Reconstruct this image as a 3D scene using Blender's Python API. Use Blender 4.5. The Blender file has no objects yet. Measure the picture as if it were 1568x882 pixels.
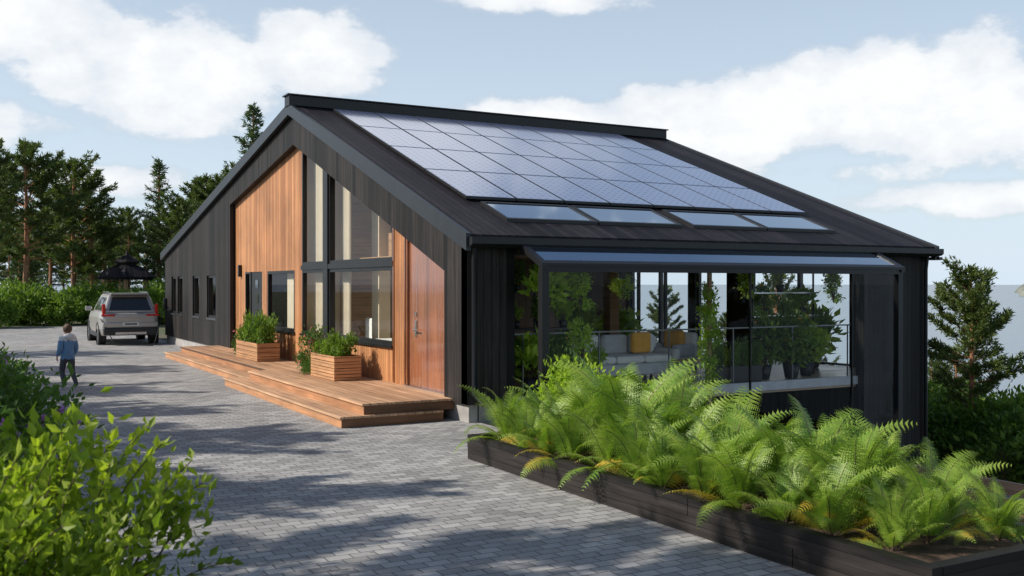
import bpy, bmesh, math
import numpy as np
from mathutils import Vector, Matrix
R = math.radians
rng = np.random.default_rng(7)
scene = bpy.context.scene
COL = scene.collection

# ------------------------------------------------------------------ helpers
def link(ob, parent=None):
    COL.objects.link(ob)
    if parent is not None: ob.parent = parent
    return ob
def empty(name, loc=(0,0,0), rot=0):
    e = bpy.data.objects.new(name, None); e.location = loc; e.rotation_euler = (0,0,rot)
    e.empty_display_size = .2
    return link(e)
def obj(name, verts, faces, mats, parent=None, midx=None, smooth=False, bevel=0):
    me = bpy.data.meshes.new(name); me.from_pydata([tuple(v) for v in verts], [], [tuple(f) for f in faces])
    for m in (mats if isinstance(mats,(list,tuple)) else [mats]): me.materials.append(m)
    if midx is not None: me.polygons.foreach_set('material_index', midx)
    if smooth: me.polygons.foreach_set('use_smooth',[True]*len(me.polygons))
    me.validate(); me.update()
    bm = bmesh.new(); bm.from_mesh(me); bmesh.ops.recalc_face_normals(bm, faces=bm.faces); bm.to_mesh(me); bm.free()
    ob = bpy.data.objects.new(name, me); link(ob, parent)
    if bevel:
        b = ob.modifiers.new('bevel','BEVEL'); b.width = bevel; b.segments = 2; b.limit_method='ANGLE'
    return ob
BF = [(0,1,3,2),(4,6,7,5),(0,4,5,1),(2,3,7,6),(0,2,6,4),(1,5,7,3)]
def box(name,x0,x1,y0,y1,z0,z1,mat,parent=None,bevel=0):
    v=[(x,y,z) for x in (x0,x1) for y in (y0,y1) for z in (z0,z1)]
    return obj(name,v,BF,mat,parent,bevel=bevel)
def prism(name,pts,x0,x1,mat,parent=None,bevel=0):
    n=len(pts)
    v=[(x0,y,z) for y,z in pts]+[(x1,y,z) for y,z in pts]
    f=[tuple(range(n)),tuple(range(2*n-1,n-1,-1))]+[(i,(i+1)%n,(i+1)%n+n,i+n) for i in range(n)]
    return obj(name,v,f,mat,parent,bevel=bevel)
class MB:
    def __init__(s): s.v=[];s.f=[];s.m=[];s.n=0
    def add(s,V,Q,mat=0):
        V=np.asarray(V,float).reshape(-1,3);Q=np.asarray(Q,int).reshape(-1,4)
        s.v.append(V);s.f.append(Q+s.n);s.m.append(np.full(len(Q),mat));s.n+=len(V)
    def box(s,x0,x1,y0,y1,z0,z1,mat=0):
        s.add([(x,y,z) for x in (x0,x1) for y in (y0,y1) for z in (z0,z1)],BF,mat)
    def mesh(s,name,mats,smooth=False):
        V=np.concatenate(s.v);F=np.concatenate(s.f);M=np.concatenate(s.m)
        me=bpy.data.meshes.new(name)
        me.vertices.add(len(V));me.vertices.foreach_set('co',V.ravel())
        me.loops.add(len(F)*4);me.loops.foreach_set('vertex_index',F.ravel())
        me.polygons.add(len(F));me.polygons.foreach_set('loop_start',np.arange(len(F))*4)
        for m in mats: me.materials.append(m)
        me.polygons.foreach_set('material_index',M)
        me.polygons.foreach_set('use_smooth',np.full(len(F),smooth))
        me.update(calc_edges=True)
        return me
    def build(s,name,mats,parent=None,loc=(0,0,0),smooth=False):
        ob=bpy.data.objects.new(name,s.mesh(name,mats,smooth));ob.location=loc
        return link(ob,parent)
def inst(name,me,loc,rot=0,sc=1,parent=None):
    o=bpy.data.objects.new(name,me);o.location=loc;o.rotation_euler=(0,0,rot)
    o.scale=(sc,sc,sc) if np.isscalar(sc) else sc
    return link(o,parent)
def nrm(a): return a/np.maximum(np.linalg.norm(a,axis=-1,keepdims=True),1e-9)
def tube(mb,pts,rad,sides=6,mat=0):
    p=np.asarray(pts,float);k=len(p);rad=np.broadcast_to(rad,(k,))
    t=nrm(np.gradient(p,axis=0));ref=np.array([0,0,1.]) if abs(t[:,2]).mean()<.8 else np.array([1.,0,0])
    a=nrm(np.cross(t,ref));b=np.cross(t,a)
    th=np.arange(sides)*2*math.pi/sides
    V=p[:,None]+rad[:,None,None]*(np.cos(th)[None,:,None]*a[:,None]+np.sin(th)[None,:,None]*b[:,None])
    Q=[(i*sides+j,i*sides+(j+1)%sides,(i+1)*sides+(j+1)%sides,(i+1)*sides+j) for i in range(k-1) for j in range(sides)]
    mb.add(V,Q,mat)
def leaves(mb,P,D,L,W,mat=0,fold=.12,N=None):
    n=len(P);D=nrm(D)
    if N is None: N=rng.normal(size=(n,3))
    S=nrm(np.cross(D,N));U=np.cross(S,D)
    L=np.broadcast_to(L,(n,))[:,None];W=np.broadcast_to(W,(n,))[:,None]
    V=np.stack([P,P+D*L*.45+S*W*.5+U*W*fold,P+D*L,P+D*L*.45-S*W*.5+U*W*fold],1)
    mb.add(V,np.arange(4*n).reshape(n,4),mat)

# ------------------------------------------------------------------ materials
def newmat(name):
    m=bpy.data.materials.new(name);m.use_nodes=True;nt=m.node_tree
    return m,nt,nt.nodes['Principled BSDF'],nt.nodes['Material Output']
class G:
    def __init__(s,nt): s.nt=nt
    def n(s,t,**k):
        x=s.nt.nodes.new(t)
        for a,b in k.items(): setattr(x,a,b)
        return x
    def l(s,a,b): s.nt.links.new(a,b)
    def put(s,sock,val):
        if isinstance(val,bpy.types.NodeSocket): s.l(val,sock)
        else: sock.default_value=val
    def m(s,op,a,b=0.,c=None,clamp=False):
        x=s.n('ShaderNodeMath',operation=op,use_clamp=clamp);s.put(x.inputs[0],a);s.put(x.inputs[1],b)
        if c is not None: s.put(x.inputs[2],c)
        return x.outputs[0]
    def mix(s,f,a,b,bt='MIX'):
        x=s.n('ShaderNodeMix',data_type='RGBA',blend_type=bt);s.put(x.inputs[0],f);s.put(x.inputs[6],a);s.put(x.inputs[7],b)
        return x.outputs[2]
    def pos(s): return s.n('ShaderNodeNewGeometry').outputs['Position']
    def sep(s,v):
        x=s.n('ShaderNodeSeparateXYZ');s.l(v,x.inputs[0]);return x.outputs
    def scl(s,v,k):
        x=s.n('ShaderNodeVectorMath',operation='MULTIPLY');s.l(v,x.inputs[0]);x.inputs[1].default_value=k;return x.outputs[0]
    def noise(s,v,scale,detail=4,rough=.55):
        x=s.n('ShaderNodeTexNoise');
        if v is not None: s.l(v,x.inputs['Vector'])
        x.inputs['Scale'].default_value=scale;x.inputs['Detail'].default_value=detail;x.inputs['Roughness'].default_value=rough
        return x.outputs['Fac']
    def rng(s,v,a,b,c,d):
        x=s.n('ShaderNodeMapRange');s.l(v,x.inputs[0])
        for i,q in enumerate((a,b,c,d)): x.inputs[i+1].default_value=q
        return x.outputs[0]
    def bump(s,h,strength,dist,bsdf):
        x=s.n('ShaderNodeBump');s.l(h,x.inputs['Height']);x.inputs['Strength'].default_value=strength;x.inputs['Distance'].default_value=dist
        s.l(x.outputs[0],bsdf.inputs['Normal'])
def c4(c): return (*c,1)
def pm(name,col,rough=.6,metal=0,ns=6,amt=.25,bump=0,spec=.5):
    m,nt,b,o=newmat(name);g=G(nt);p=g.pos()
    f=g.noise(p,ns,3)
    f2=g.rng(f,.3,.7,1-amt,1+amt)
    x=g.n('ShaderNodeVectorMath',operation='SCALE');x.inputs[0].default_value=col;g.l(f2,x.inputs['Scale'])
    g.l(x.outputs[0],b.inputs['Base Color'])
    b.inputs['Roughness'].default_value=rough;b.inputs['Metallic'].default_value=metal
    b.inputs['Specular IOR Level'].default_value=spec
    if bump: g.bump(g.noise(p,ns*6,4),bump,.01,b)
    return m
def boards(name,ca,cb,w,mode,rough=.6,gap=.07,spec=.4,grain=.35,coat=0):
    m,nt,b,o=newmat(name);g=G(nt);p=g.pos();x,y,z=g.sep(p)
    if mode=='v': u=g.m('ADD',x,y);gv=g.scl(p,(18,18,1.1))
    elif mode=='y': u=x;gv=g.scl(p,(20,1.0,20))
    elif mode=='x': u=y;gv=g.scl(p,(1.0,20,20))
    elif mode=='h': u=z;gv=g.scl(p,(1.5,1.5,22))
    q=g.m('DIVIDE',g.m('ADD',u,50.013),w)
    wn=g.n('ShaderNodeTexWhiteNoise',noise_dimensions='1D');g.l(g.m('FLOOR',q),wn.inputs['W'])
    fr=g.m('FRACT',q)
    gm=g.m('LESS_THAN',fr,gap)
    gn=g.noise(gv,1.0,5,.6)
    col=g.mix(wn.outputs[0],c4(ca),c4(cb))
    big=g.rng(g.noise(p,.9,3),.3,.7,.8,1.15)
    k=g.m('MULTIPLY',g.rng(gn,.3,.7,1-grain,1+grain),big)
    s=g.n('ShaderNodeVectorMath',operation='SCALE');g.l(col,s.inputs[0]);g.l(k,s.inputs['Scale'])
    vo=g.n('ShaderNodeTexVoronoi');g.l(g.scl(p,(6,6,2.2) if mode=='v' else (5,5,5)),vo.inputs['Vector']);vo.inputs['Scale'].default_value=1
    kn=g.m('LESS_THAN',vo.outputs['Distance'],.06)
    c2=g.mix(g.m('MULTIPLY',kn,.5),s.outputs[0],(ca[0]*.25,ca[1]*.2,ca[2]*.2,1))
    c3=g.mix(g.m('MULTIPLY',gm,.85),c2,(ca[0]*.12,ca[1]*.1,ca[2]*.1,1))
    g.l(c3,b.inputs['Base Color'])
    g.put(b.inputs['Roughness'],g.rng(gn,.3,.7,rough-.1,rough+.1));b.inputs['Specular IOR Level'].default_value=spec
    b.inputs['Coat Weight'].default_value=coat;b.inputs['Coat Roughness'].default_value=.05
    h=g.m('ADD',g.m('MULTIPLY',gm,-1.),g.m('MULTIPLY',gn,.3))
    g.bump(h,.5,.012,b)
    return m
def foliage(name,ca,cb,trans=.45,rough=.5,spec=.35,zshade=None):
    m,nt,b,o=newmat(name);g=G(nt)
    ri=g.n('ShaderNodeNewGeometry').outputs['Random Per Island']
    oi=g.n('ShaderNodeObjectInfo').outputs['Random']
    nz=g.noise(g.pos(),1.3,1)
    f=g.m('ADD',g.m('MULTIPLY',ri,.5),g.m('ADD',g.m('MULTIPLY',oi,.2),g.rng(nz,.3,.7,-.05,.4)),clamp=True)
    col=g.mix(f,c4(ca),c4(cb))
    if zshade: # shade low in the plant, mixed into the leaf colour
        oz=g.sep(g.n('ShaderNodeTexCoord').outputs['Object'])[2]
        col=g.mix(g.rng(oz,zshade[0],zshade[1],.8,0),col,(ca[0]*.35,ca[1]*.4,ca[2]*.5,1))
    g.l(col,b.inputs['Base Color'])
    b.inputs['Roughness'].default_value=rough;b.inputs['Specular IOR Level'].default_value=spec
    t=g.n('ShaderNodeBsdfTranslucent');cc=g.mix(1.,col,(1.25,1.35,.7,1),'MULTIPLY');g.l(cc,t.inputs[0])
    ms=g.n('ShaderNodeMixShader');ms.inputs[0].default_value=trans
    g.l(b.outputs[0],ms.inputs[1]);g.l(t.outputs[0],ms.inputs[2]);g.l(ms.outputs[0],o.inputs[0])
    return m
def glassmat(name,tint,refl=.06,grazing=.9,rough=.0,fcol=(1,1,1)):
    m,nt,b,o=newmat(name);g=G(nt);nt.nodes.remove(b)
    tr=g.n('ShaderNodeBsdfTransparent');tr.inputs[0].default_value=c4(tint)
    gl=g.n('ShaderNodeBsdfGlossy');gl.inputs['Roughness'].default_value=rough;gl.inputs[0].default_value=c4(fcol)
    lw=g.n('ShaderNodeLayerWeight');lw.inputs[0].default_value=.5
    f=g.m('POWER',lw.outputs['Facing'],3.);f=g.m('ADD',g.m('MULTIPLY',f,grazing),refl,clamp=True)
    ms=g.n('ShaderNodeMixShader');g.l(f,ms.inputs[0]);g.l(tr.outputs[0],ms.inputs[1]);g.l(gl.outputs[0],ms.inputs[2])
    g.l(ms.outputs[0],o.inputs[0]);return m

M={}
M['black']=boards('charred_timber',(.0060,.0055,.0055),(.032,.027,.025),.135,'v',.6,.11,.25,.65)
M['wood']=boards('cedar_cladding',(.36,.152,.062),(.57,.275,.120),.105,'v',.5,.10,.3,.28)
M['door']=boards('varnished_door_wood',(.20,.062,.024),(.31,.105,.04),.13,'v',.3,.05,.6,.25,coat=1)
M['deck']=boards('deck_boards',(.38,.215,.12),(.56,.345,.205),.14,'y',.6,.07,.3,.30)
M['deckdark']=boards('deck_riser',(.13,.062,.030),(.19,.085,.04),.17,'h',.5,.05,.4,.25)  # darker copy of the riser wood, paints shade on deck ends; also plain dark wood
M['riser']=boards('deck_front',(.38,.185,.088),(.50,.25,.12),.17,'h',.5,.05,.4,.25)
M['roof']=boards('roof_boards',(.008,.007,.0085),(.030,.025,.029),.145,'y',.62,.11,.2,.55)
M['trim']=pm('black_metal_trim',(.012,.013,.015),.4,.0,3,.15,spec=.4)
M['verge']=pm('verge_metal',(.028,.033,.040),.42,.2,3,.12,spec=.4)
M['frame']=pm('window_frame',(.012,.0125,.014),.4,0,5,.1,spec=.4)
M['concrete']=pm('concrete',(.36,.34,.32),.85,0,4,.2,.4)
M['cream']=pm('cream_wall',(.74,.61,.42),.8,0,2,.06)
M['curtain']=pm('curtain_fabric',(.62,.53,.39),.9,0,4,.06)
M['white']=pm('white_fabric',(.80,.79,.76),.85,0,5,.06)
M['grey']=pm('grey_fabric',(.52,.53,.54),.9,0,8,.1)
M['orange']=pm('orange_fabric',(.85,.42,.06),.85,0,8,.1)
M['darkwood']=boards('dark_interior_wood',(.11,.060,.034),(.20,.11,.06),.16,'v',.45,.04,.4,.3)
M['midwood']=boards('interior_wood',(.42,.24,.12),(.52,.31,.16),.2,'h',.45,.03,.4,.2)
M['floor']=boards('interior_floor',(.46,.33,.21),(.58,.43,.29),.18,'x',.35,.03,.5,.2)
M['planter']=boards('planter_box_wood',(.42,.22,.10),(.55,.30,.15),.12,'h',.55,.08,.3,.25)
M['blacktimber']=boards('black_sleeper',(.012,.010,.0095),(.034,.028,.025),.15,'h',.6,.05,.3,.55)
M['slat']=boards('dark_slats',(.018,.013,.012),(.040,.029,.025),.3,'h',.5,.02,.3,.35)
M['soil']=pm('soil',(.075,.045,.028),.95,0,9,.5,.8)
M['steel']=pm('steel',(.55,.56,.58),.25,1.,4,.05)
M['rail']=pm('rail_steel',(.16,.165,.17),.4,.6,4,.05)
M['glass']=glassmat('window_glass',(.96,.98,.98),.03,.22)
M['gglass']=glassmat('greenhouse_glass',(.99,.995,.995),.012,.14)
M['canopy']=glassmat('canopy_glass',(.88,.91,.92),.55,.5,.04,(.86,.93,1))
M['darkglass']=pm('dark_glass',(.015,.018,.02),.04,0,3,.1,spec=.8)
M['leafy']=foliage('bush_leaf',(.10,.20,.015),(.44,.52,.05),.46,zshade=(.7,1.45))
M['bright']=foliage('bright_leaf',(.17,.32,.025),(.50,.62,.08),.5)
M['leafd']=foliage('shrub_leaf',(.028,.075,.014),(.12,.22,.035),.35)
M['hedge']=foliage('hedge_leaf',(.055,.12,.018),(.22,.33,.05),.4)
M['pine']=foliage('pine_needles',(.030,.058,.019),(.15,.195,.048),.3)
M['spruce']=foliage('spruce_needles',(.026,.056,.023),(.11,.165,.048),.3)
M['flower']=pm('flower_petal',(.70,.20,.20),.6,0,8,.2)
M['purple']=pm('purple_flower',(.45,.18,.48),.6,0,8,.2)
M['twig']=pm('twig_bark',(.10,.065,.04),.9,0,12,.3)
M['rubber']=pm('tyre_rubber',(.02,.02,.02),.8,0,5,.1)
M['carpaint']=pm('car_paint_silver',(.45,.43,.41),.28,.5,3,.04)
M['cardark']=pm('car_plastic',(.02,.02,.022),.5,0,5,.1)
M['red']=pm('tail_light_red',(.55,.02,.015),.2,0,5,.1)
M['plate']=pm('plate_white',(.75,.75,.72),.5,0,30,.05)
m,nt,b,o=newmat('pine_bark');g=G(nt);tc=g.n('ShaderNodeTexCoord').outputs['Object'];z=g.sep(tc)[2]
nn=g.noise(g.scl(tc,(6,6,1.5)),3,5);cc=g.mix(g.rng(z,1.5,4.,0,1),(.13,.09,.065,1),(.50,.23,.11,1))
cc=g.mix(g.rng(nn,.35,.6,.75,0),cc,(.055,.036,.026,1));g.l(cc,b.inputs['Base Color']);b.inputs['Roughness'].default_value=.9;M['bark']=m
m,nt,b,o=newmat('solar_cells');g=G(nt);p=g.pos();x,y,z=g.sep(p)
fx=g.m('ABSOLUTE',g.m('SUBTRACT',g.m('FRACT',g.m('DIVIDE',x,.16)),.5));fy=g.m('ABSOLUTE',g.m('SUBTRACT',g.m('FRACT',g.m('DIVIDE',y,.15)),.5))
dot=g.m('LESS_THAN',g.m('ADD',fx,fy),.27)
col=g.mix(dot,(.40,.47,.70,1),(.16,.20,.38,1));g.l(col,b.inputs['Base Color']);b.inputs['Metallic'].default_value=.8;b.inputs['Roughness'].default_value=.28
b.inputs['Coat Weight'].default_value=1;b.inputs['Coat Roughness'].default_value=.10;M['solar']=m
m,nt,b,o=newmat('block_paving');g=G(nt);p=g.pos()
br=g.n('ShaderNodeTexBrick');g.l(p,br.inputs['Vector'])
br.inputs['Color1'].default_value=(.25,.245,.24,1);br.inputs['Color2'].default_value=(.41,.40,.385,1);br.inputs['Mortar'].default_value=(.11,.105,.10,1)
br.inputs['Scale'].default_value=1;br.inputs['Mortar Size'].default_value=.006;br.inputs['Mortar Smooth'].default_value=.3
br.inputs['Brick Width'].default_value=.20;br.inputs['Row Height'].default_value=.125
k=g.m('MULTIPLY',g.rng(g.noise(p,.7,5),.3,.7,.80,1.15),g.rng(g.noise(p,60,3,.7),.3,.7,.85,1.15))
s=g.n('ShaderNodeVectorMath',operation='SCALE');g.l(br.outputs[0],s.inputs[0]);g.l(k,s.inputs['Scale']);g.l(s.outputs[0],b.inputs['Base Color'])
b.inputs['Roughness'].default_value=.8;b.inputs['Specular IOR Level'].default_value=.3;g.bump(g.m('ADD',g.m('MULTIPLY',br.outputs[1],-1.),g.m('MULTIPLY',g.noise(p,50,3),.3)),.6,.01,b);M['paving']=m
m,nt,b,o=newmat('ground_cover');g=G(nt);p=g.pos()
col=g.mix(g.rng(g.noise(p,.35,6,.65),.42,.6,0,1),(.06,.10,.028,1),(.16,.135,.09,1));col=g.mix(g.rng(g.noise(p,9,4),.35,.7,0,.6),col,(.04,.06,.02,1))
g.l(col,b.inputs['Base Color']);b.inputs['Roughness'].default_value=.95;g.bump(g.noise(p,6,6,.7),.8,.08,b);M['terrain']=m
m,nt,b,o=newmat('sea_water');g=G(nt);p=g.pos()
b.inputs['Base Color'].default_value=(.14,.20,.25,1);b.inputs['Roughness'].default_value=.25;b.inputs['IOR'].default_value=1.33
g.bump(g.noise(g.scl(p,(1,1,1)),.25,5,.6),.5,.5,b);M['sea']=m

# ------------------------------------------------------------------ world
w=bpy.data.worlds.new('World');scene.world=w;w.use_nodes=True;nt=w.node_tree;g=G(nt)
for n in list(nt.nodes): nt.nodes.remove(n)
SUN_EL=37;sunv=Vector((-.93*math.cos(R(SUN_EL)),.37*math.cos(R(SUN_EL)),math.sin(R(SUN_EL)))).normalized()
sky=g.n('ShaderNodeTexSky',sky_type='NISHITA');sky.sun_disc=False;sky.sun_elevation=R(SUN_EL);sky.sun_rotation=math.atan2(sunv.x,sunv.y)%(2*math.pi)
sky.air_density=1.0;sky.dust_density=.8;sky.ozone_density=1.2
bg=g.n('ShaderNodeBackground');g.l(sky.outputs[0],bg.inputs[0]);bg.inputs[1].default_value=.115
d=g.n('ShaderNodeTexCoord').outputs['Generated'];x,y,z=g.sep(d)
az=g.m('MULTIPLY',g.m('ARCTAN2',x,y),180/math.pi);el=g.m('MULTIPLY',g.m('ARCSINE',z),180/math.pi)
blobs=[(3,14.0,7.5,3.0,1.3),(10,11.3,7.5,3.2,1.35),(18.0,12.4,4.5,2.4,1.2),(2,8.2,5,1.8,.9),(31,8.7,7,1.7,1.2),(41.5,9.0,7.5,2.4,1.45),(51,9.8,8,2.9,1.5),(62,8,7,3.2,1.2),
       (55,4.4,6,1.0,1.05),(32,15.8,5.5,.9,.9),(7,5.6,5,1.0,.95),(11,15.9,5,.5,.5),(46,6.2,14,1.0,.65),(20,29,22,9,.95),(42,30,16,6,.6)]  # last two: unseen high clouds, added so the solar panels reflect brighter
dens=None
for (a,e,sa,se,amp) in blobs:
    da=g.m('DIVIDE',g.m('SUBTRACT',az,a),sa);de=g.m('DIVIDE',g.m('SUBTRACT',el,e),se)
    q=g.m('MULTIPLY',g.m('EXPONENT',g.m('MULTIPLY',g.m('ADD',g.m('MULTIPLY',da,da),g.m('MULTIPLY',de,de)),-.8)),amp)
    dens=q if dens is None else g.m('MAXIMUM',dens,q)
sv=g.scl(d,(1,1,1.7))
nz=g.noise(sv,11,9,.6);nz2=g.noise(sv,2.2,2,.5)
dn=g.m('ADD',g.m('ADD',dens,g.m('MULTIPLY',g.m('SUBTRACT',nz,.5),1.7)),g.m('MULTIPLY',g.m('SUBTRACT',nz2,.5),.4))
mask=g.n('ShaderNodeMapRange',interpolation_type='SMOOTHSTEP');g.l(dn,mask.inputs[0]);mask.inputs[1].default_value=.40;mask.inputs[2].default_value=.72
cs=g.m('ADD',g.rng(dn,.5,1.15,.15,1.),g.rng(g.noise(sv,15,5,.6),.35,.65,-.4,.3),clamp=True)
ccol=g.mix(cs,(.78,.83,.90,1),(1.05,1.05,1.04,1))
bgc=g.n('ShaderNodeBackground');g.l(ccol,bgc.inputs[0]);bgc.inputs[1].default_value=1.0
ms=g.n('ShaderNodeMixShader');g.l(g.m('MULTIPLY',mask.outputs[0],.95),ms.inputs[0]);g.l(bg.outputs[0],ms.inputs[1]);g.l(bgc.outputs[0],ms.inputs[2])
bgh=g.n('ShaderNodeBackground');bgh.inputs[0].default_value=(.74,.87,1.0,1);bgh.inputs[1].default_value=.97
hz=g.m('MULTIPLY',g.m('POWER',g.rng(el,-2,36,1.,0),.95),.97)
ms2=g.n('ShaderNodeMixShader');g.l(g.m('MULTIPLY',hz,g.m('SUBTRACT',1.,g.m('MULTIPLY',mask.outputs[0],.88))),ms2.inputs[0]);g.l(ms.outputs[0],ms2.inputs[1]);g.l(bgh.outputs[0],ms2.inputs[2])
out=g.n('ShaderNodeOutputWorld');g.l(ms2.outputs[0],out.inputs[0])
sl=bpy.data.lights.new('sun','SUN');sl.energy=5.0;sl.angle=R(.5);sl.color=(1,.935,.84)
so=bpy.data.objects.new('sun',sl);so.rotation_euler=sunv.to_track_quat('Z','Y').to_euler();so.location=(-20,8,20);link(so)

# ------------------------------------------------------------------ camera
cam=bpy.data.cameras.new('camera');cam.lens=35.17;cam.sensor_width=36;cam.clip_end=80000;cam.clip_start=.05
co=bpy.data.objects.new('camera',cam);co.location=(0,0,2.1);co.rotation_euler=(R(90-.22),0,-R(29.4));link(co);scene.camera=co
cam.dof.use_dof=True;cam.dof.focus_distance=17;cam.dof.aperture_fstop=4.0
scene.view_settings.view_transform='Standard';scene.view_settings.look='None';scene.view_settings.exposure=0

# ------------------------------------------------------------------ terrain
def ss(t): t=np.clip(t,0,1);return t*t*(3-2*t)
def height(x,y):
    h1=-2.7*ss((x-7.05)/1.1)*ss((18.5-y)/.8)
    st=17.3+np.maximum(0,(y-45)*.5)
    h2=-2.7*ss((x-st)/1.2)*(ss((60-y)/20))
    far=-np.maximum(0,x-st-9)*.42
    far=np.maximum(far,-34)
    far2=-np.maximum(0,y-260)*.3
    return np.minimum(h1,h2)+far+far2
xs=np.unique(np.concatenate([np.linspace(-600,-10,30),np.linspace(-10,6.8,12),np.linspace(6.8,20,50),np.linspace(20,60,40),np.linspace(60,700,50)]))
ys=np.unique(np.concatenate([np.linspace(-300,0,20),np.linspace(0,22,60),np.linspace(22,100,40),np.linspace(100,500,30)]))
X,Y=np.meshgrid(xs,ys,indexing='ij');Z=height(X,Y)
Z+=np.where((X>22)|(Y>60),np.sin(X*.35)*np.cos(Y*.27)*.35,0)
nx,ny=X.shape;idx=np.arange(nx*ny).reshape(nx,ny)
Q=np.stack([idx[:-1,:-1],idx[1:,:-1],idx[1:,1:],idx[:-1,1:]],-1).reshape(-1,4)
mb=MB();mb.add(np.stack([X,Y,Z],-1),Q);mb.build('ground',[M['terrain']],smooth=True)
mb=MB();S=40000;mb.add([(-S,-S,-26),(S,-S,-26),(S,S,-26),(-S,S,-26)],[(0,1,2,3)]);mb.build('sea',[M['sea']])
mb=MB();e=.006
mb.add([(-1.2,-6,e),(5.42,-6,e),(5.42,54,e),(-1.2,54,e)],[(0,1,2,3)]);mb.add([(5.42,10.7,e),(7.0,10.7,e),(7.0,54,e),(5.42,54,e)],[(0,1,2,3)])
mb.add([(-30,40,e),(-1.2,40,e),(-1.2,54,e),(-30,54,e)],[(0,1,2,3)])
mb.build('paved_driveway',[M['paving']])
# fallen needles and leaf litter scattered on the paving
mb=MB();n=900;P=np.stack([rng.uniform(.5,6.6,n),rng.uniform(3,30,n),np.full(n,.009)],-1)
P=P[(P[:,0]<4.9)];n=len(P);a_=rng.uniform(0,6.28,n)
leaves(mb,P,np.stack([np.cos(a_),np.sin(a_),0*a_],-1),rng.uniform(.02,.06,n),.012,0,.05,np.tile(np.array([0,0,1.]),(n,1)));mb.build('leaf_litter',[M['twig']])
M['isle']=pm('island_rock',(.17,.18,.15),.9,0,.02,.3)
def island(name,cx,cy,rx,ry,hh):
    mb=MB();n=40;m_=14;th=np.linspace(0,2*math.pi,n,endpoint=False);V=[]
    for i in range(m_):
        f=i/(m_-1);rr=math.cos(f*math.pi/2)**.6
        zz=hh*math.sin(f*math.pi/2)*(1+.25*np.sin(th*5+i))
        V.append(np.stack([cx+rx*rr*np.cos(th)*(1+.15*np.sin(th*3)),cy+ry*rr*np.sin(th),-26.5+zz],-1))
    Q=[(i*n+j,i*n+(j+1)%n,(i+1)*n+(j+1)%n,(i+1)*n+j) for i in range(m_-1) for j in range(n)]
    mb.add(np.concatenate(V),Q);mb.build(name,[M['isle']],smooth=True)
for az_,dist,rx,hh in ((58.6,2600,120,30),(62,3600,420,50)):
    island('island',math.sin(R(az_))*dist,math.cos(R(az_))*dist,rx*.6,rx,hh)

# ------------------------------------------------------------------ house
H=empty('timber_house',(0,0,0))
XG=6.78;XE=17.1;YR=22.1
def zr(y): return 2.90+.373*(y-13.4) if y<=YR else 6.145-.19*(y-YR)
T=.2
def zu(y): return zr(y)-T
def bnd(y): return 5.25-.372*(YR-y) if y<=YR else 5.25-.165*(y-YR)
def roofpart(nm,ya,yb,xa,xb): prism(nm,[(ya,zr(ya)-T),(ya,zr(ya)),(yb,zr(yb)),(yb,zr(yb)-T)],xa,xb,M['roof'],H)
SKY=((7.75,9.5),(9.53,11.3),(11.55,13.3),(13.33,15.1))
roofpart('roof_south_eave',13.25,13.95,6.74,17.14);roofpart('roof_south',14.80,YR,6.74,17.14)
for i,(a,b_) in enumerate(((6.74,7.78),(11.28,11.57),(15.08,17.14))): roofpart('roof_south_strip%d'%i,13.95,14.80,a,b_)
prism('roof_north',[(YR,zr(YR)-T),(YR,zr(YR)),(37.6,zr(37.6)),(37.6,zr(37.6)-T)],6.74,17.14,M['roof'],H)
for nm,x0,x1 in (('verge_front',6.66,6.74),('verge_back',17.14,17.22)):
    prism(nm+'_s',[(13.2,zr(13.2)-T-.03),(13.2,zr(13.2)+.03),(YR,zr(YR)+.03),(YR,zr(YR)-T-.03)],x0,x1,M['verge'],H)
    prism(nm+'_n',[(YR,zr(YR)-T-.03),(YR,zr(YR)+.03),(37.65,zr(37.65)+.03),(37.65,zr(37.65)-T-.03)],x0,x1,M['verge'],H)
box('ridge_cap',6.64,17.24,21.92,22.28,6.10,6.33,M['trim'],H,.01)
box('ridge_cap_top',6.60,17.28,21.88,22.32,6.333,6.36,M['trim'],H)
prism('gutter',[(13.08,2.70),(13.08,2.80),(13.245,2.80),(13.245,2.66),(13.14,2.66)],6.70,17.2,M['trim'],H)
prism('gable_band_s',[(14.2,bnd(14.2)),(YR,bnd(YR)),(YR,zu(YR)),(14.2,zu(14.2))],XG,XG+.2,M['black'],H)
prism('gable_band_n',[(YR,bnd(YR)),(27.9,bnd(27.9)),(27.9,zu(27.9)),(YR,zu(YR))],XG,XG+.2,M['black'],H)
prism('gable_corner',[(13.4,.28),(14.2,.28),(14.2,zu(14.2)),(13.4,zu(13.4))],XG,XG+.2,M['black'],H)
wins=[(29.6,30.75),(31.8,32.75),(34.35,35.15),(35.45,36.2)]
ed=[27.9]+[v for w_ in wins for v in w_]+[37.4]
for i in range(len(ed)-1):
    a,b_=ed[i],ed[i+1]
    if i%2==0: prism('wall_n_%d'%i,[(a,.28),(b_,.28),(b_,zu(b_)),(a,zu(a))],XG,XG+.2,M['black'],H)
    else:
        box('wall_n_low%d'%i,XG,XG+.2,a,b_,.28,1.1,M['black'],H)
        prism('wall_n_up%d'%i,[(a,2.36),(b_,2.36),(b_,zu(b_)),(a,zu(a))],XG,XG+.2,M['black'],H)
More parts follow.
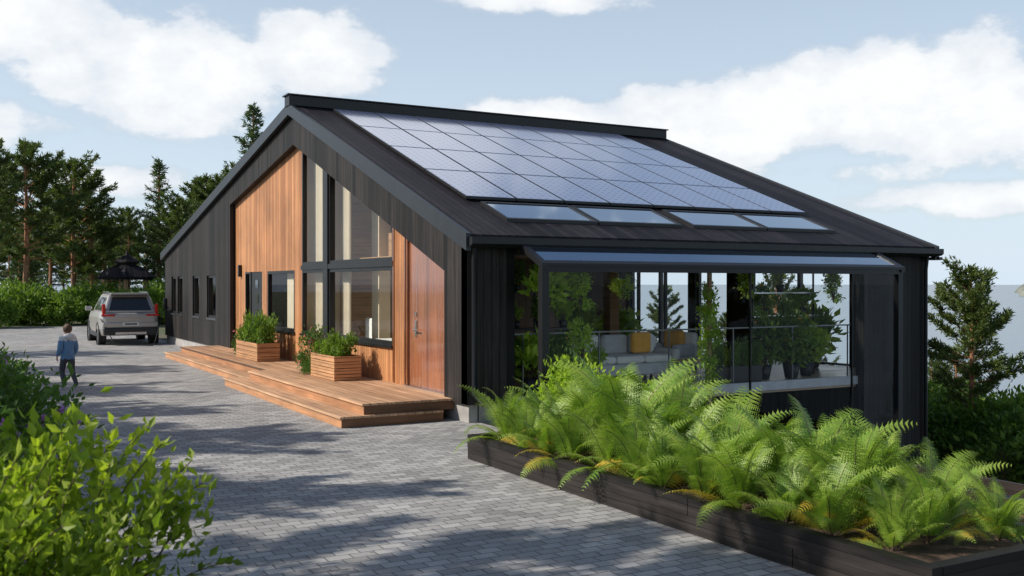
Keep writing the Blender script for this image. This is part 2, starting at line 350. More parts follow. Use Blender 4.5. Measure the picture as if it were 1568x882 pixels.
def window(nm,x,y0,y1,z0,z1,fw=.07,top=None,gl='glass',depth=.09,gx=.05):
    t0=z1;t1=z1 if top is None else top
    s=(t1-t0)/(y1-y0)
    prism(nm+'_fb',[(y0,z0),(y1,z0),(y1,z0+fw),(y0,z0+fw)],x,x+depth,M['frame'],H)
    prism(nm+'_fl',[(y0,z0+fw),(y0+fw,z0+fw),(y0+fw,t0+s*fw-fw),(y0,t0-fw)],x,x+depth,M['frame'],H)
    prism(nm+'_fr',[(y1-fw,z0+fw),(y1,z0+fw),(y1,t1-fw),(y1-fw,t1-s*fw-fw)],x,x+depth,M['frame'],H)
    prism(nm+'_ft',[(y0,t0-fw),(y1,t1-fw),(y1,t1),(y0,t0)],x,x+depth,M['frame'],H)
    obj(nm+'_glass',[(x+gx,y0+fw,z0+fw),(x+gx,y1-fw,z0+fw),(x+gx,y1-fw,t1-s*fw-fw),(x+gx,y0+fw,t0+s*fw-fw)],[(0,1,2,3)],M[gl],H)
for i,(a,b_) in enumerate(wins):
    window('win_n%d'%i,XG+.04,a,b_,1.1,2.36,.07)
    box('win_trim%d'%i,XG-.02,XG,a-.04,b_+.04,1.04,1.10,M['steel'],H)
    box('win_curtain%d'%i,XG+.3,XG+.32,b_-.45,b_+.2,.9,2.5,M['curtain'],H)
    box('win_room%d'%i,XG+1.2,XG+1.25,a-.8,b_+.8,.4,2.9,M['cream'],H)
box('foundation_gable',XG+.05,XG+.22,13.45,37.35,-.3,.28,M['concrete'],H)
box('foundation_side',XG+.2,8.0,13.45,13.6,-2.8,.28,M['concrete'],H)
XW=6.93
def wp(nm,y0,y1,z0,z1=None,mat='wood'):
    if z1 is None: pts=[(y0,z0),(y1,z0),(y1,bnd(y1)+.05),(y0,bnd(y0)+.05)]
    else: pts=[(y0,z0),(y1,z0),(y1,z1),(y0,z1)]
    prism(nm,pts,XW,XW+.12,M[mat],H)
wp('wood_pier_a',16.04,16.62,.3)
wp('wood_pier_c',21.92,YR,.3);wp('wood_pier_c2',YR,22.47,.3)
wp('wood_upper',22.47,27.95,2.52)
wp('wood_low_a',16.62,21.92,.3,1.0);wp('wood_low_b',22.47,24.72,.3,1.0)
wp('wood_pier_d',24.72,25.2,.3,2.52);wp('wood_pier_e',26.85,27.95,.3,2.52)
wp('wood_head',22.47,24.72,2.42,2.519);wp('wood_head_b',25.2,26.85,2.42,2.519)
wp('wood_jamb_door',14.15,14.32,.3)
for y_ in (16.06,16.57): prism('pier_batten',[(y_,.36),(y_+.035,.36),(y_+.035,bnd(y_)),(y_,bnd(y_))],XW-.02,XW-.001,M['door'],H)
prism('front_door',[(14.36,.34),(16.0,.34),(16.0,bnd(16.0)-.02),(14.36,bnd(14.36)-.02)],XW+.04,XW+.1,M['door'],H)
box('door_threshold',XW-.05,XW+.12,14.32,16.04,.325,.36,M['steel'],H)
box('door_frame_l',XW+.0,XW+.12,16.0,16.038,.36,bnd(16.0),M['door'],H)
box('door_handle_plate',XW+.02,XW+.04,15.66,15.72,1.2,1.48,M['steel'],H)
box('door_handle',XW-.04,XW-.015,15.50,15.70,1.31,1.335,M['steel'],H,.008)
box('door_handle_stem',XW-.03,XW+.03,15.685,15.70,1.31,1.335,M['steel'],H)
box('door_lock',XW+.02,XW+.04,15.67,15.72,1.56,1.62,M['steel'],H)
box('door_hinge',XW+.015,XW+.04,14.37,14.41,.55,.68,M['steel'],H);box('door_hinge_top',XW+.015,XW+.04,14.37,14.41,1.95,2.08,M['steel'],H)
window('glz_low2',XW,16.62,20.1,1.0,2.42)
window('glz_low1',XW,20.38,21.92,1.0,2.42)
box('glz_transom',XW-.03,XW+.12,16.60,21.93,2.42,2.52,M['frame'],H)
window('glz_up2',XW,16.62,20.1,2.52,bnd(16.62)-.02,top=bnd(20.1)-.02)
window('glz_up1',XW,20.38,21.92,2.52,bnd(20.38)-.02,top=bnd(21.92)-.02)
prism('glz_mullion',[(20.1,1.0),(20.38,1.0),(20.38,bnd(20.38)+.03),(20.1,bnd(20.1)+.03)],XW-.035,XW+.14,M['frame'],H)
window('win_mid',XW,22.47,24.72,1.0,2.42)
box('win_mid_sill',XW-.05,XW,22.42,24.76,.95,1.0,M['frame'],H);box('glz_sill',XW-.05,XW,16.6,21.95,.95,1.0,M['frame'],H)
box('side_door',XW+.02,XW+.08,25.2,26.3,.34,2.42,M['frame'],H)
for k in range(4): box('side_door_light%d'%k,XW+.01,XW+.02,25.62,25.88,.85+.38*k,1.07+.38*k,M['darkglass'],H)
window('side_light',XW,26.3,26.85,.34,2.42,.05)
box('wall_lamp',XW-.09,XW-.001,27.2,27.3,2.3,2.62,M['trim'],H,.01)
YS=13.4
box('side_wall_w',XG,7.6,YS+.001,YS+.2,.285,2.70,M['black'],H)
box('side_wall_e',15.3,XE,YS,YS+.2,-2.8,2.70,M['black'],H)
box('side_header',7.6,15.3,YS,YS+.2,2.56,2.70,M['black'],H)
mb=MB();tube(mb,[(6.86,13.3,2.7),(6.86,13.34,2.45),(6.86,13.34,.45),(6.93,13.15,.30)],.035,10);tube(mb,[(17.0,13.3,2.7),(17.0,13.34,2.4),(17.0,13.34,-2.6)],.035,10)
mb.build('downpipes',[M['trim']],H,smooth=True)
box('corner_bracket',17.1,17.32,13.2,13.4,2.58,2.64,M['trim'],H)
def ew(nm,y0,y1,z0,z1=None):
    ys_=[y0]+([YR] if y0<YR<y1 else [])+[y1]
    for i in range(len(ys_)-1):
        a,b_=ys_[i],ys_[i+1]
        prism('%s_%d'%(nm,i),[(a,z0),(b_,z0),(b_,zu(b_) if z1 is None else z1),(a,zu(a) if z1 is None else z1)],XE-.2,XE,M['black'],H)
ew('east_a',13.6,15.2,-2.8);ew('east_b',15.2,23.2,2.50);ew('east_c',15.2,37.4,-2.8,.30)
ew('east_d',18.3,19.1,.3,2.5);ew('east_e',20.3,20.6,.3,2.5);ew('east_f',23.2,37.4,.3)
for i,(a,b_) in enumerate(((15.2,16.75),(16.75,18.3),(19.1,20.3),(20.6,21.9),(21.9,23.2))): window('east_win%d'%i,XE-.12,a,b_,.32,2.5,.05)
box('north_wall',XG+.2,XE-.2,37.2,37.4,.28,zu(37.4),M['black'],H)
box('floor_main_w',7.06,16.9,18.5,37.2,.05,.32,M['floor'],H);box('floor_main_s',7.06,16.9,13.62,18.499,.12,.32,M['floor'],H)
box('floor_edge',7.65,16.0,13.55,13.62,.17,.33,M['grey'],H)
box('lower_floor',7.1,16.9,12.5,18.5,-2.75,-2.62,M['concrete'],H)
box('lower_back_wall',7.1,16.9,18.3,18.5,-2.62,.05,M['darkwood'],H)
box('lower_west_wall',7.1,7.3,13.6,18.3,-2.62,.12,M['darkwood'],H)
box('garden_ceiling',7.4,16.9,14.9,20.4,2.56,2.64,M['midwood'],H)
box('garden_ceiling_b',10.6,16.9,20.4,23.3,2.56,2.64,M['darkwood'],H)
prism('partition_a',[(16.42,.32),(16.6,.32),(16.6,zu(16.6)-.02),(16.42,zu(16.42)-.02)],7.06,10.4,M['darkwood'],H)
prism('partition_a_in',[(16.603,.32),(16.613,.32),(16.613,zu(16.6)-.02),(16.603,zu(16.6)-.02)],7.06,10.3,M['cream'],H)
prism('bedroom_back',[(16.62,.32),(22.1,.32),(22.1,zu(22.1)-.02),(16.62,zu(16.62)-.02)],10.3,10.4,M['cream'],H)
prism('bedroom_back_garden',[(16.62,.32),(22.1,.32),(22.1,2.54),(16.62,2.54)],10.403,10.5,M['darkwood'],H)
box('partition_n',7.06,10.3,22.12,22.25,.32,5.8,M['cream'],H)
box('partition_panel',7.9,9.4,22.08,22.117,.32,2.55,M['midwood'],H)
box('partition_panel_up',8.2,10.2,22.08,22.117,2.6,5.3,M['midwood'],H)
box('mid_room_back',9.0,9.1,22.26,27.9,.32,3.9,M['cream'],H)
box('mid_room_blind',7.10,7.12,22.5,23.6,.9,2.45,M['curtain'],H)
box('garden_back',10.5,14.3,20.4,20.5,.32,2.54,M['darkwood'],H)
box('garden_back_far',10.5,16.9,23.3,23.4,.32,2.54,M['darkwood'],H)
prism('bedroom_ceiling',[(16.62,zu(16.62)-.06),(22.1,zu(22.1)-.06),(22.1,zu(22.1)-.02),(16.62,zu(16.62)-.02)],7.06,10.3,M['midwood'],H)
box('mezzanine_beam',7.9,8.05,16.62,19.2,2.55,3.15,M['midwood'],H);box('mezzanine_floor',8.05,10.3,16.62,19.2,2.55,2.7,M['midwood'],H)
box('interior_column',7.75,8.0,19.35,19.75,.32,5.0,M['cream'],H)
for x_ in (14.3,15.15,16.0): box('garden_mullion%d'%int(x_*10),x_,x_+.07,20.4,20.47,.32,2.54,M['frame'],H)
box('garden_column_a',12.6,12.85,18.0,18.25,.32,2.56,M['midwood'],H)
GY=12.5;GX0=7.55;GX1=15.3;TZ=2.38
def gbar(nm,x0,x1,y0,y1,z0,z1): return box(nm,x0,x1,y0,y1,z0,z1,M['frame'],H)
gbar('gh_post_w',GX0,GX0+.12,GY,GY+.12,-2.7,TZ-.1);gbar('gh_post_e',GX1-.12,GX1,GY,GY+.12,-2.7,TZ-.1)
gbar('gh_top',GX0,GX1,GY-.005,GY+.1,TZ-.099,TZ)
for i,x_ in enumerate((11.6,14.0)): gbar('gh_mid%d'%i,x_,x_+.02,GY+.02,GY+.06,-2.7,TZ-.1)
gbar('gh_base',GX0+.12,GX1-.12,GY+.01,GY+.11,-2.7,-2.55)
obj('gh_glass_front',[(GX0+.12,GY+.05,-2.55),(GX1-.12,GY+.05,-2.55),(GX1-.12,GY+.05,TZ-.1),(GX0+.12,GY+.05,TZ-.1)],[(0,1,2,3)],M['gglass'],H)
for nm,x_ in (('w',GX0+.05),('e',GX1-.05)):
    obj('gh_glass_'+nm,[(x_,GY+.12,-2.6),(x_,YS,-2.6),(x_,YS,2.7),(x_,GY+.12,TZ)],[(0,1,2,3)],M['gglass'],H)
def slab(nm,x0,x1,y0,y1,f,h0,h1,mat,par): return prism(nm,[(y0,f(y0)+h0),(y1,f(y1)+h0),(y1,f(y1)+h1),(y0,f(y0)+h1)],x0,x1,mat,par)
def sheet(nm,x0,x1,y0,y1,f,h,mat,par): return obj(nm,[(x0,y0,f(y0)+h),(x1,y0,f(y0)+h),(x1,y1,f(y1)+h),(x0,y1,f(y1)+h)],[(0,1,2,3)],mat,par)
cf=lambda y: TZ+(y-GY)*(.36/.75)
sheet('canopy_glass',GX0+.08,GX1-.08,GY+.06,13.2,cf,.018,M['canopy'],H)
slab('canopy_bar_w',GX0-.02,GX0+.08,GY-.03,13.2,cf,-.05,.045,M['frame'],H);slab('canopy_bar_e',GX1-.08,GX1+.02,GY-.03,13.2,cf,-.05,.045,M['frame'],H)
slab('canopy_front',GX0+.08,GX1-.08,GY-.03,GY+.06,cf,-.0,.045,M['frame'],H)
rl=empty('balcony_railing')
mb=MB()
for x_ in np.arange(7.9,15.3,1.45): mb.box(x_-.01,x_+.01,13.66,13.68,.325,1.3)
mb.box(7.7,15.3,13.66,13.69,1.3,1.325);mb.build('rail',[M['rail']],rl)

SP=empty('solar_panel_array');rows=[14.98,16.66,18.32,19.98,21.62];x0=7.55;cw=(15.42-7.55)/8
for r in range(4):
    for c in range(8):
        a,b_=rows[r]+.012,rows[r+1]-.012;xa,xb=x0+c*cw+.01,x0+(c+1)*cw-.01
        slab('panel_frame_%d_%d'%(r,c),xa,xb,a,b_,zr,.04,.085,M['frame'],SP)
        slab('panel_cells_%d_%d'%(r,c),xa+.018,xb-.018,a+.018,b_-.018,zr,.0855,.089,M['solar'],SP)
for i,(xa,xb) in enumerate(SKY):
    SC=empty('skylight')
    a,b_=13.92,14.83
    slab('frame_w',xa,xa+.05,a,b_,zr,-.15,.055,M['frame'],SC);slab('frame_e',xb-.05,xb,a,b_,zr,-.15,.055,M['frame'],SC)
    slab('frame_s',xa+.05,xb-.05,a,a+.05,zr,.002,.055,M['frame'],SC);slab('frame_n',xa+.05,xb-.05,b_-.05,b_,zr,.002,.055,M['frame'],SC)
    sheet('pane',xa+.05,xb-.05,a+.05,b_-.05,zr,.04,M['canopy'],SC)

# ------------------------------------------------------------------ deck
D=empty('wooden_deck')
def step(nm,x0,x1,y0,y1,z0,z1):
    box(nm+'_core',x0+.02,x1,y0+.02,y1-.02,z0,z1-.035,M['riser'],D)
    box(nm+'_endboard',x0+.02,x1,y0+.008,y0+.0195,z0,z1-.036,M['deckdark'],D)  # end face away from the sun, its shade painted as darker wood
    box(nm+'_top',x0-.01,x1,y0-.01,y1,z1-.034,z1,M['deck'],D,.006)
step('lower_a',4.95,6.6,13.85,20.9,0.01,.17);step('upper_a',5.32,6.92,13.92,20.4,.171,.335)
step('lower_b',5.37,6.6,20.91,29.7,0.01,.168);step('upper_b',5.72,6.92,20.41,29.3,.170,.334)
def planter_box(x0,x1,y0,y1,z0,h):
    e_=empty('wooden_planter',((x0+x1)/2,(y0+y1)/2,z0));a=(x1-x0)/2;b_=(y1-y0)/2
    mb=MB();n=4;bh=h/n
    for i in range(n):
        za,zb=i*bh+.008,(i+1)*bh-.004
        mb.box(-a,-a+.025,-b_,b_,za,zb);mb.box(a-.025,a,-b_,b_,za,zb);mb.box(-a+.025,a-.025,-b_,-b_+.025,za,zb);mb.box(-a+.025,a-.025,b_-.025,b_,za,zb)
    for sx in (-1,1):
        for sy in (-1,1): mb.box(sx*(a-.047)-.02,sx*(a-.047)+.02,sy*(b_-.047)-.02,sy*(b_-.047)+.02,.0,h-.01)
    mb.build('boards',[M['planter']],e_)
    mb=MB();mb.box(-a+.07,a-.07,-b_+.07,b_-.07,.05,h-.05);mb.build('soil',[M['soil']],e_)
planter_box(6.1,6.62,17.4,18.75,.336,.45);planter_box(6.1,6.62,22.6,24.5,.336,.42)

# ------------------------------------------------------------------ vegetation builders
def blob_points(n,rad,clumps,cr,shell=.45):
    rad=np.array(rad);u=nrm(rng.normal(size=(clumps,3)));r=rng.uniform(shell,1,(clumps,1))
    C=u*r*rad
    k=rng.integers(0,clumps,n)
    off=rng.normal(size=(n,3))*cr
    return C[k]+off,C
def shrub_mesh(name,rad,n,L,mats,flowers=0,clumps=40,cr=.1,up=.4,fl=.06,shoots=0):
    mb=MB();P,C=blob_points(n,rad,clumps,cr)
    P[:,2]+=rad[2]
    P=P[P[:,2]>.02];n=len(P)
    Dr=nrm(P-np.array([0,0,rad[2]*.6]))*.8+rng.normal(size=(n,3))*.7;Dr[:,2]+=up
    Ls=L*rng.uniform(.6,1.25,n)
    leaves(mb,P,Dr,Ls,Ls*.5,0,.15)
    for c in C[:30]:
        c=c+np.array([0,0,rad[2]]);
        if c[2]<.05: continue
        mid=c*np.array([.45,.45,.6])
        tube(mb,[(0,0,0),mid,c],[.02*rad[0]+.006,.012*rad[0]+.004,.003],4,1)
    for i in range(shoots):
        u=nrm(rng.normal(size=3)*np.array([1,1,.6])+np.array([0,0,.6]));s0=u*np.array(rad)*.75+np.array([0,0,rad[2]])
        dd=nrm(u+np.array([0,0,.4])+rng.normal(size=3)*.25);ln=rng.uniform(.18,.40)
        t=np.linspace(0,1,9);pp=s0+dd*ln*t[:,None]+np.array([0,0,-.05])*t[:,None]**2
        tube(mb,pp[::2],.003,4,1)
        q=np.repeat(pp,2,0);ld=dd*.6+rng.normal(size=q.shape)*.6;leaves(mb,q,ld,L*1.05*rng.uniform(.7,1.1,len(q)),L*.5,0,.15)
    if flowers:
        F=P[rng.choice(n,flowers)];F=F+nrm(F-np.array([0,0,rad[2]]))*.05
        for k in range(6): leaves(mb,F,rng.normal(size=F.shape)+[0,0,.3],fl,fl*.8,2)
    return mb.mesh(name,mats)
m,nt,b,o=newmat('fern_green');g=G(nt);tc=g.n('ShaderNodeTexCoord').outputs['Object'];oi=g.n('ShaderNodeObjectInfo').outputs['Random']
ri=g.n('ShaderNodeNewGeometry').outputs['Random Per Island']
f=g.m('ADD',g.rng(g.noise(tc,4,2),.3,.7,0,.7),g.m('ADD',g.m('MULTIPLY',oi,.2),g.m('MULTIPLY',ri,.18)),clamp=True)
col=g.mix(f,(.11,.25,.03,1),(.40,.52,.085,1))
yl=g.m('MULTIPLY',g.m('LESS_THAN',g.sep(tc)[2],.30),g.rng(g.noise(tc,2.2,2),.52,.62,0,.85));col=g.mix(yl,col,(.75,.52,.07,1));g.l(col,b.inputs['Base Color']);b.inputs['Roughness'].default_value=.42;b.inputs['Specular IOR Level'].default_value=.45
t=g.n('ShaderNodeBsdfTranslucent');g.l(g.mix(1.,col,(1.2,1.3,.65,1),'MULTIPLY'),t.inputs[0]);ms=g.n('ShaderNodeMixShader');ms.inputs[0].default_value=.34
g.l(b.outputs[0],ms.inputs[1]);g.l(t.outputs[0],ms.inputs[2]);g.l(ms.outputs[0],o.inputs[0]);M['leaf']=m
def fern_mesh(name,seed,nf=15):
    r=np.random.default_rng(seed);mb=MB()
    for i in range(nf):
        az_=i*2.4+r.uniform(-.3,.3);L=r.uniform(.85,1.2);e0=R(r.uniform(66,88));bend=R(r.uniform(50,100))
        if i>nf*.6: e0=R(r.uniform(25,58));L*=.85;bend=R(r.uniform(60,105))
        ns=30;s=np.linspace(0,1,ns);e_=e0-bend*s**2.0
        dh=np.cos(e_)*L/ns;dv=np.sin(e_)*L/ns;hh=np.cumsum(dh);vz=np.cumsum(dv)
        sway=r.uniform(-.2,.2)*s**2*L
        ca,sa=math.cos(az_),math.sin(az_)
        P=np.stack([hh*ca-sway*sa,hh*sa+sway*ca,vz],-1)
        tube(mb,P[::3],np.linspace(.006,.002,len(P[::3])),4,1)
        Tn=nrm(np.gradient(P,axis=0));side=np.array([-sa,ca,0.]);up=nrm(np.cross(Tn,side))
        roll=r.uniform(-.6,.6)
        ls=[];ld=[];ll=[];ln=[];wd=[]
        for j,sj in enumerate(np.linspace(.14,.985,25)):
            q=min(int(sj*(ns-1)),ns-2);f=sj*(ns-1)-q;p=P[q]*(1-f)+P[q+1]*f
            pl=.19*L*min(1,(sj/.32)**.7)*(1-sj)**.60*1.25
            for sg in (-1,1):
                sd=side*math.cos(roll)+up[q]*math.sin(roll)
                dd=nrm(sd*sg+Tn[q]*.35+np.array([0,0,-.12])+r.normal(size=3)*.06)
                inpl=nrm(Tn[q]-dd*np.dot(Tn[q],dd))
                nk=7
                t=np.linspace(.04,.93,nk)
                base=p+dd*pl*t[:,None]+np.array([0,0,-1])*(pl*.25*t**2)[:,None]
                lw=pl*.19*(1-t*.75)
                for s2 in (-1,1):
                    ls.append(base);ld.append(np.repeat((inpl*s2+dd*.55)[None],nk,0));ll.append(lw*1.1);wd.append(lw*.9);ln.append(np.repeat(np.cross(dd,inpl)[None],nk,0))
                ls.append(p[None]);ld.append(dd[None]);ll.append(np.array([pl*1.02]));wd.append(np.array([.008]));ln.append(np.cross(dd,inpl)[None])
        leaves(mb,np.concatenate(ls),np.concatenate(ld),np.concatenate(ll),np.concatenate(wd),0,.05,np.concatenate(ln))
    return mb.mesh(name,[M['leaf'],M['twig']])

def pine_mesh(name,seed,Ht,cs,spread,nb,droop=False,blades=7,tl=.28,mat='pine',tr=.16,per=8):
    r=np.random.default_rng(seed);mb=MB();k=12;f=np.linspace(0,1,k)
    bend=r.uniform(-.35,.35,2)
    tp=np.stack([bend[0]*np.sin(f*2.3)*Ht*.05,bend[1]*np.sin(f*2.9)*Ht*.05,f*Ht],-1)
    tube(mb,tp,tr*(1-f*.88)+.012,8,0)
    Pn=[];Dn=[]
    for i in range(nb):
        u=i/nb;hf=cs+(1-cs)*u**.9;hp=hf*Ht
        base=np.array([np.interp(hf,f,tp[:,0]),np.interp(hf,f,tp[:,1]),hp])
        v=(hf-cs)/(1-cs)
        if droop: ln=spread*((1-v)**.85+.03)*r.uniform(.7,1.2);el0=R(-12+45*v)
        else: ln=spread*(math.sin(math.pi*min(1,.22+.80*v))**.7*.95+.05)*r.uniform(.45,1.25);el0=R(r.uniform(0,28)+30*v)
        a=i*2.4+r.uniform(-.6,.6)
        dx=np.array([math.cos(a)*math.cos(el0),math.sin(a)*math.cos(el0),math.sin(el0)])
        m_=6;s=np.linspace(0,1,m_)
        bp=base+dx*ln*s[:,None]+np.array([0,0,1.])*((.10*ln*s**2) if not droop else (-.12*ln*s+.14*ln*s**2))[:,None]+r.normal(size=(m_,3))*.03*ln*s[:,None]
        tube(mb,bp,np.linspace(.05*tr/.16*(1-v*.6),.008,m_),5,0)
        nt_=int(max(3,per*ln))
        for t in np.linspace(.35 if not droop else .12,1.,nt_):
            p=np.array([np.interp(t,s,bp[:,c]) for c in range(3)])
            for sg in (-1,1):
                sd=np.array([-dx[1],dx[0],0])*sg
                w_=(.34 if not droop else .28)*ln*(1.15-t)*r.uniform(.3,1.2)
                nn_=max(1,int(w_/.16))
                for q in np.linspace(.25,1,nn_):
                    pp=p+sd*w_*q+dx*w_*.5*q+np.array([0,0,r.uniform(-.05,.12)])
                    Pn.append(pp+r.normal(size=3)*.04);Dn.append(sd*.5+dx*.6)
            Pn.append(p);Dn.append(dx)
    Pn.append(tp[-1]);Dn.append(np.array([0,0,1.]))
    Pn=np.array(Pn);Dn=np.array(Dn)
    Pr=np.repeat(Pn,blades,0);Dr=np.repeat(Dn,blades,0)
    dd=nrm(Dr)*.7+rng.normal(size=Dr.shape)*(.65 if not droop else .5);dd[:,2]+=.35 if not droop else -.05
    Ls=tl*rng.uniform(.6,1.15,len(Pr))
    leaves(mb,Pr+rng.normal(size=Pr.shape)*.04,dd,Ls,Ls*.24,1,.1)
    return mb.mesh(name,[M['bark'],M[mat]])

pines=[pine_mesh('pine_mesh_a',1,10,.34,2.4,54),pine_mesh('pine_mesh_b',2,9,.30,2.5,50),pine_mesh('pine_mesh_c',3,11,.42,2.2,48)]
spruces=[pine_mesh('spruce_mesh_a',5,11,.1,2.0,78,True,6,.26,'spruce'),pine_mesh('spruce_mesh_b',6,10,.14,1.8,66,True,6,.26,'spruce')]
def bd(azd,dist): return dist*math.sin(R(azd)),dist*math.cos(R(azd))
def place(name,me,azd,dist,htop,h0,rot=0,wid=1.):
    x_,y_=bd(azd,dist);z_=float(height(np.array(x_),np.array(y_)));s=(htop-z_)/h0
    return inst(name,me,(x_,y_,z_),rot,(s*wid,s*wid,s))
left=[(3.4,58,'p',0,9.4),(5.8,62,'p',1,9.0),(7.3,68,'s',0,8.0),(10.0,62,'s',1,9.3),(12.4,68,'p',0,9.0),(13.6,64,'p',1,8.9),(14.9,60,'s',0,12.4),(16.0,66,'p',2,10.8),(2.0,55,'p',2,9.0),(11.0,57,'p',1,6.6),(4.6,66,'p',2,7.6),(6.7,63,'p',0,6.6)]
for a_,d_,k_,v_,ht in left:
    if k_=='p': place('pine_tree',pines[v_],a_,d_,ht,(10,9,11)[v_],a_*3,1.15)
    else: place('spruce_tree',spruces[v_],a_,d_,ht,(11,10)[v_],a_*3,1.2)
place('pine_tree',pines[1],54.0,29,2.45,9,1.0,1.05);place('pine_tree',pines[0],57.2,36,-1.0,10,2.0,.9)
place('pine_tree',pines[2],49.4,44,-.3,11,2.0,.8);place('pine_tree',pines[0],55.5,25,-1.6,10,4.0,.8)
place('pine_tree',pines[1],44.2,34,2.4,9,.4,.8);place('pine_tree',pines[0],41.6,38,1.0,10,.4,.8);place('pine_tree',pines[2],38.0,40,2.0,11,.9,.9);place('pine_tree',pines[1],46.5,40,-.4,9,2.4,.8);place('spruce_tree',spruces[0],52.2,40,-.6,11,2.4,.8)
DF=empty('distant_forest')
for i in range(44):
    a_=rng.uniform(-2,20);d_=rng.uniform(72,110);me=(pines+spruces)[rng.integers(0,5)];x_,y_=bd(a_,d_)
    inst('tree_%d'%i,me,(x_,y_,float(height(np.array(x_),np.array(y_)))),rng.uniform(0,6),rng.uniform(.55,.85),DF)
for i in range(16):
    a_=rng.uniform(44,64);d_=rng.uniform(42,66);me=(pines+spruces)[rng.integers(0,5)];x_,y_=bd(a_,d_)
    inst('tree_r%d'%i,me,(x_,y_,float(height(np.array(x_),np.array(y_)))),rng.uniform(0,6),rng.uniform(.5,.7),DF)
for i in range(16):
    a_=rng.uniform(95,260);d_=rng.uniform(24,44);me=(pines+spruces)[rng.integers(0,5)];x_,y_=bd(a_,d_)
    inst('tree_b%d'%i,me,(x_,y_,float(height(np.array(x_),np.array(y_)))),rng.uniform(0,6),rng.uniform(.7,1.0),DF)
for (x_,y_,s_,v_) in ((-6.2,17.5,.85,0),(-5.4,20.5,.8,1),(-7.5,25,.95,1),(-4.4,12.6,.62,2),(-6.0,30,.85,0),(-9,15,1.0,1),(-4.6,9.6,.80,0),(-3.6,7.6,.62,1),(-8,37,.9,2)):
    inst('pine_tree',pines[v_],(x_,y_,0),x_*2,s_)

hedge_me=shrub_mesh('hedge_mesh',(1.6,1.3,.95),5500,.19,[M['hedge'],M['twig']],clumps=70,cr=.2)
low_me=shrub_mesh('lowshrub_mesh',(.8,.8,.5),4200,.085,[M['leafd'],M['twig']],clumps=50,cr=.11)
for i,(a_,d_,s_) in enumerate(((1.5,50,1.0),(3.3,53,1.15),(5.0,52,.85),(6.6,54,1.1),(8.0,51,.9),(9.3,53,.95),(10.4,52,1.15),(11.6,50,.95),(12.9,53,1.2))):
    x_,y_=bd(a_,d_+4);inst('hedge_shrub',hedge_me,(x_,y_,0),i*1.3,(s_,s_,s_*1.0))
for i in range(14):
    a_=rng.uniform(51.5,60);d_=rng.uniform(25,34);x_,y_=bd(a_,d_);inst('shrub',(hedge_me,low_me)[i%2],(x_,y_,float(height(np.array(x_),np.array(y_)))-.2),i,rng.uniform(.8,1.1)*(1,1.9)[i%2])
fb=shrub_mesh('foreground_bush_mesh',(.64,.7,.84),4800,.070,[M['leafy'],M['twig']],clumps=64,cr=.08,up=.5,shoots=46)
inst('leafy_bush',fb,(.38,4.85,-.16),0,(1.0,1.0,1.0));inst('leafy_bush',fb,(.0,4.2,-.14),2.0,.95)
rb=shrub_mesh('rhodo_mesh',(.9,1.1,.75),5000,.09,[M['leafd'],M['twig'],M['purple']],flowers=70,clumps=70,cr=.12)
inst('rhododendron_bush',rb,(.05,13.2,0),0,1.0);inst('rhododendron_bush',rb,(.0,10.4,0),1.5,1.0);inst('rhododendron_bush',rb,(.1,16.2,0),2.6,.9);inst('rhododendron_bush',rb,(.1,7.3,-.1),2.6,.8)
herb=shrub_mesh('herb_mesh',(.36,.36,.20),1500,.075,[M['hedge'],M['twig']],clumps=26,cr=.055,up=.6)
herb2=shrub_mesh('rose_mesh',(.26,.26,.42),1300,.06,[M['leafd'],M['twig'],M['flower']],flowers=24,clumps=26,cr=.06,fl=.045)
for y_ in (17.7,18.1,18.5): inst('planter_herb',herb,(6.36,y_,.70),y_*3,(.75,.8,rng.uniform(.7,1.4)))
for y_ in (22.9,23.35,23.8,24.25): inst('planter_herb',herb,(6.36,y_,.68),y_*3,(.8,.9,rng.uniform(.9,1.8)))
inst('flowering_plant',herb2,(6.35,19.35,.36),1,1.1);inst('flowering_plant',herb2,(6.45,25.1,.36),2,.9);inst('broadleaf_plant',low_me,(6.25,19.05,.34),1,.35)
FB=empty('raised_fern_bed')
mb=MB()
for (za,zb,o_) in ((-.02,.15,0),(.153,.30,.004)):
    for j,(ya,yb) in enumerate(((4.2,6.6),(6.606,9.0),(9.006,10.7)) if o_ else ((4.2,5.4),(5.406,7.8),(7.806,10.7))): mb.box(5.42-o_-.002*(j%2),5.52,ya,yb,za,zb)
    mb.box(5.52,7.1,10.6,10.7+o_,za,zb);mb.box(5.52,7.6,4.2-o_,4.3,za,zb)
mb.box(7.0,7.1,4.3,10.6,-1.2,.29)
mb.build('sleepers',[M['blacktimber']],FB)
mb=MB();mb.box(5.52,7.0,4.3,10.6,.0,.22);mb.build('soil',[M['soil']],FB)
ferns=[fern_mesh('fern_mesh_%d'%i,20+i) for i in range(4)]
k=0
for row,(xx,st) in enumerate(((5.70,10.35),(6.15,10.0),(6.62,9.7))):
    y_=st
    while y_>4.5:
        hsc=np.interp(y_,[4.4,4.9,5.5,6.5,7.1,8.0,8.6,9.4,10.5],[.56,.68,.98,.92,.84,1.08,1.15,.92,.92])*((.84,1.0,.92)[row])
        inst('fern',ferns[k%4],(xx+rng.uniform(-.08,.1),y_,.2),rng.uniform(0,6.28),hsc*rng.uniform(.85,1.15));k+=1
        y_-=rng.uniform(.42,.62)
sh=shrub_mesh('shrub_bright_mesh',(.9,.7,.55),4200,.10,[M['bright'],M['twig']],clumps=60,cr=.11)
inst('shrub',sh,(7.7,11.7,-.05),0,(.9,.9,.9));inst('shrub',sh,(8.8,11.4,-.45),2,.95);inst('shrub',sh,(7.0,11.6,-.1),4,(.5,.5,.6))

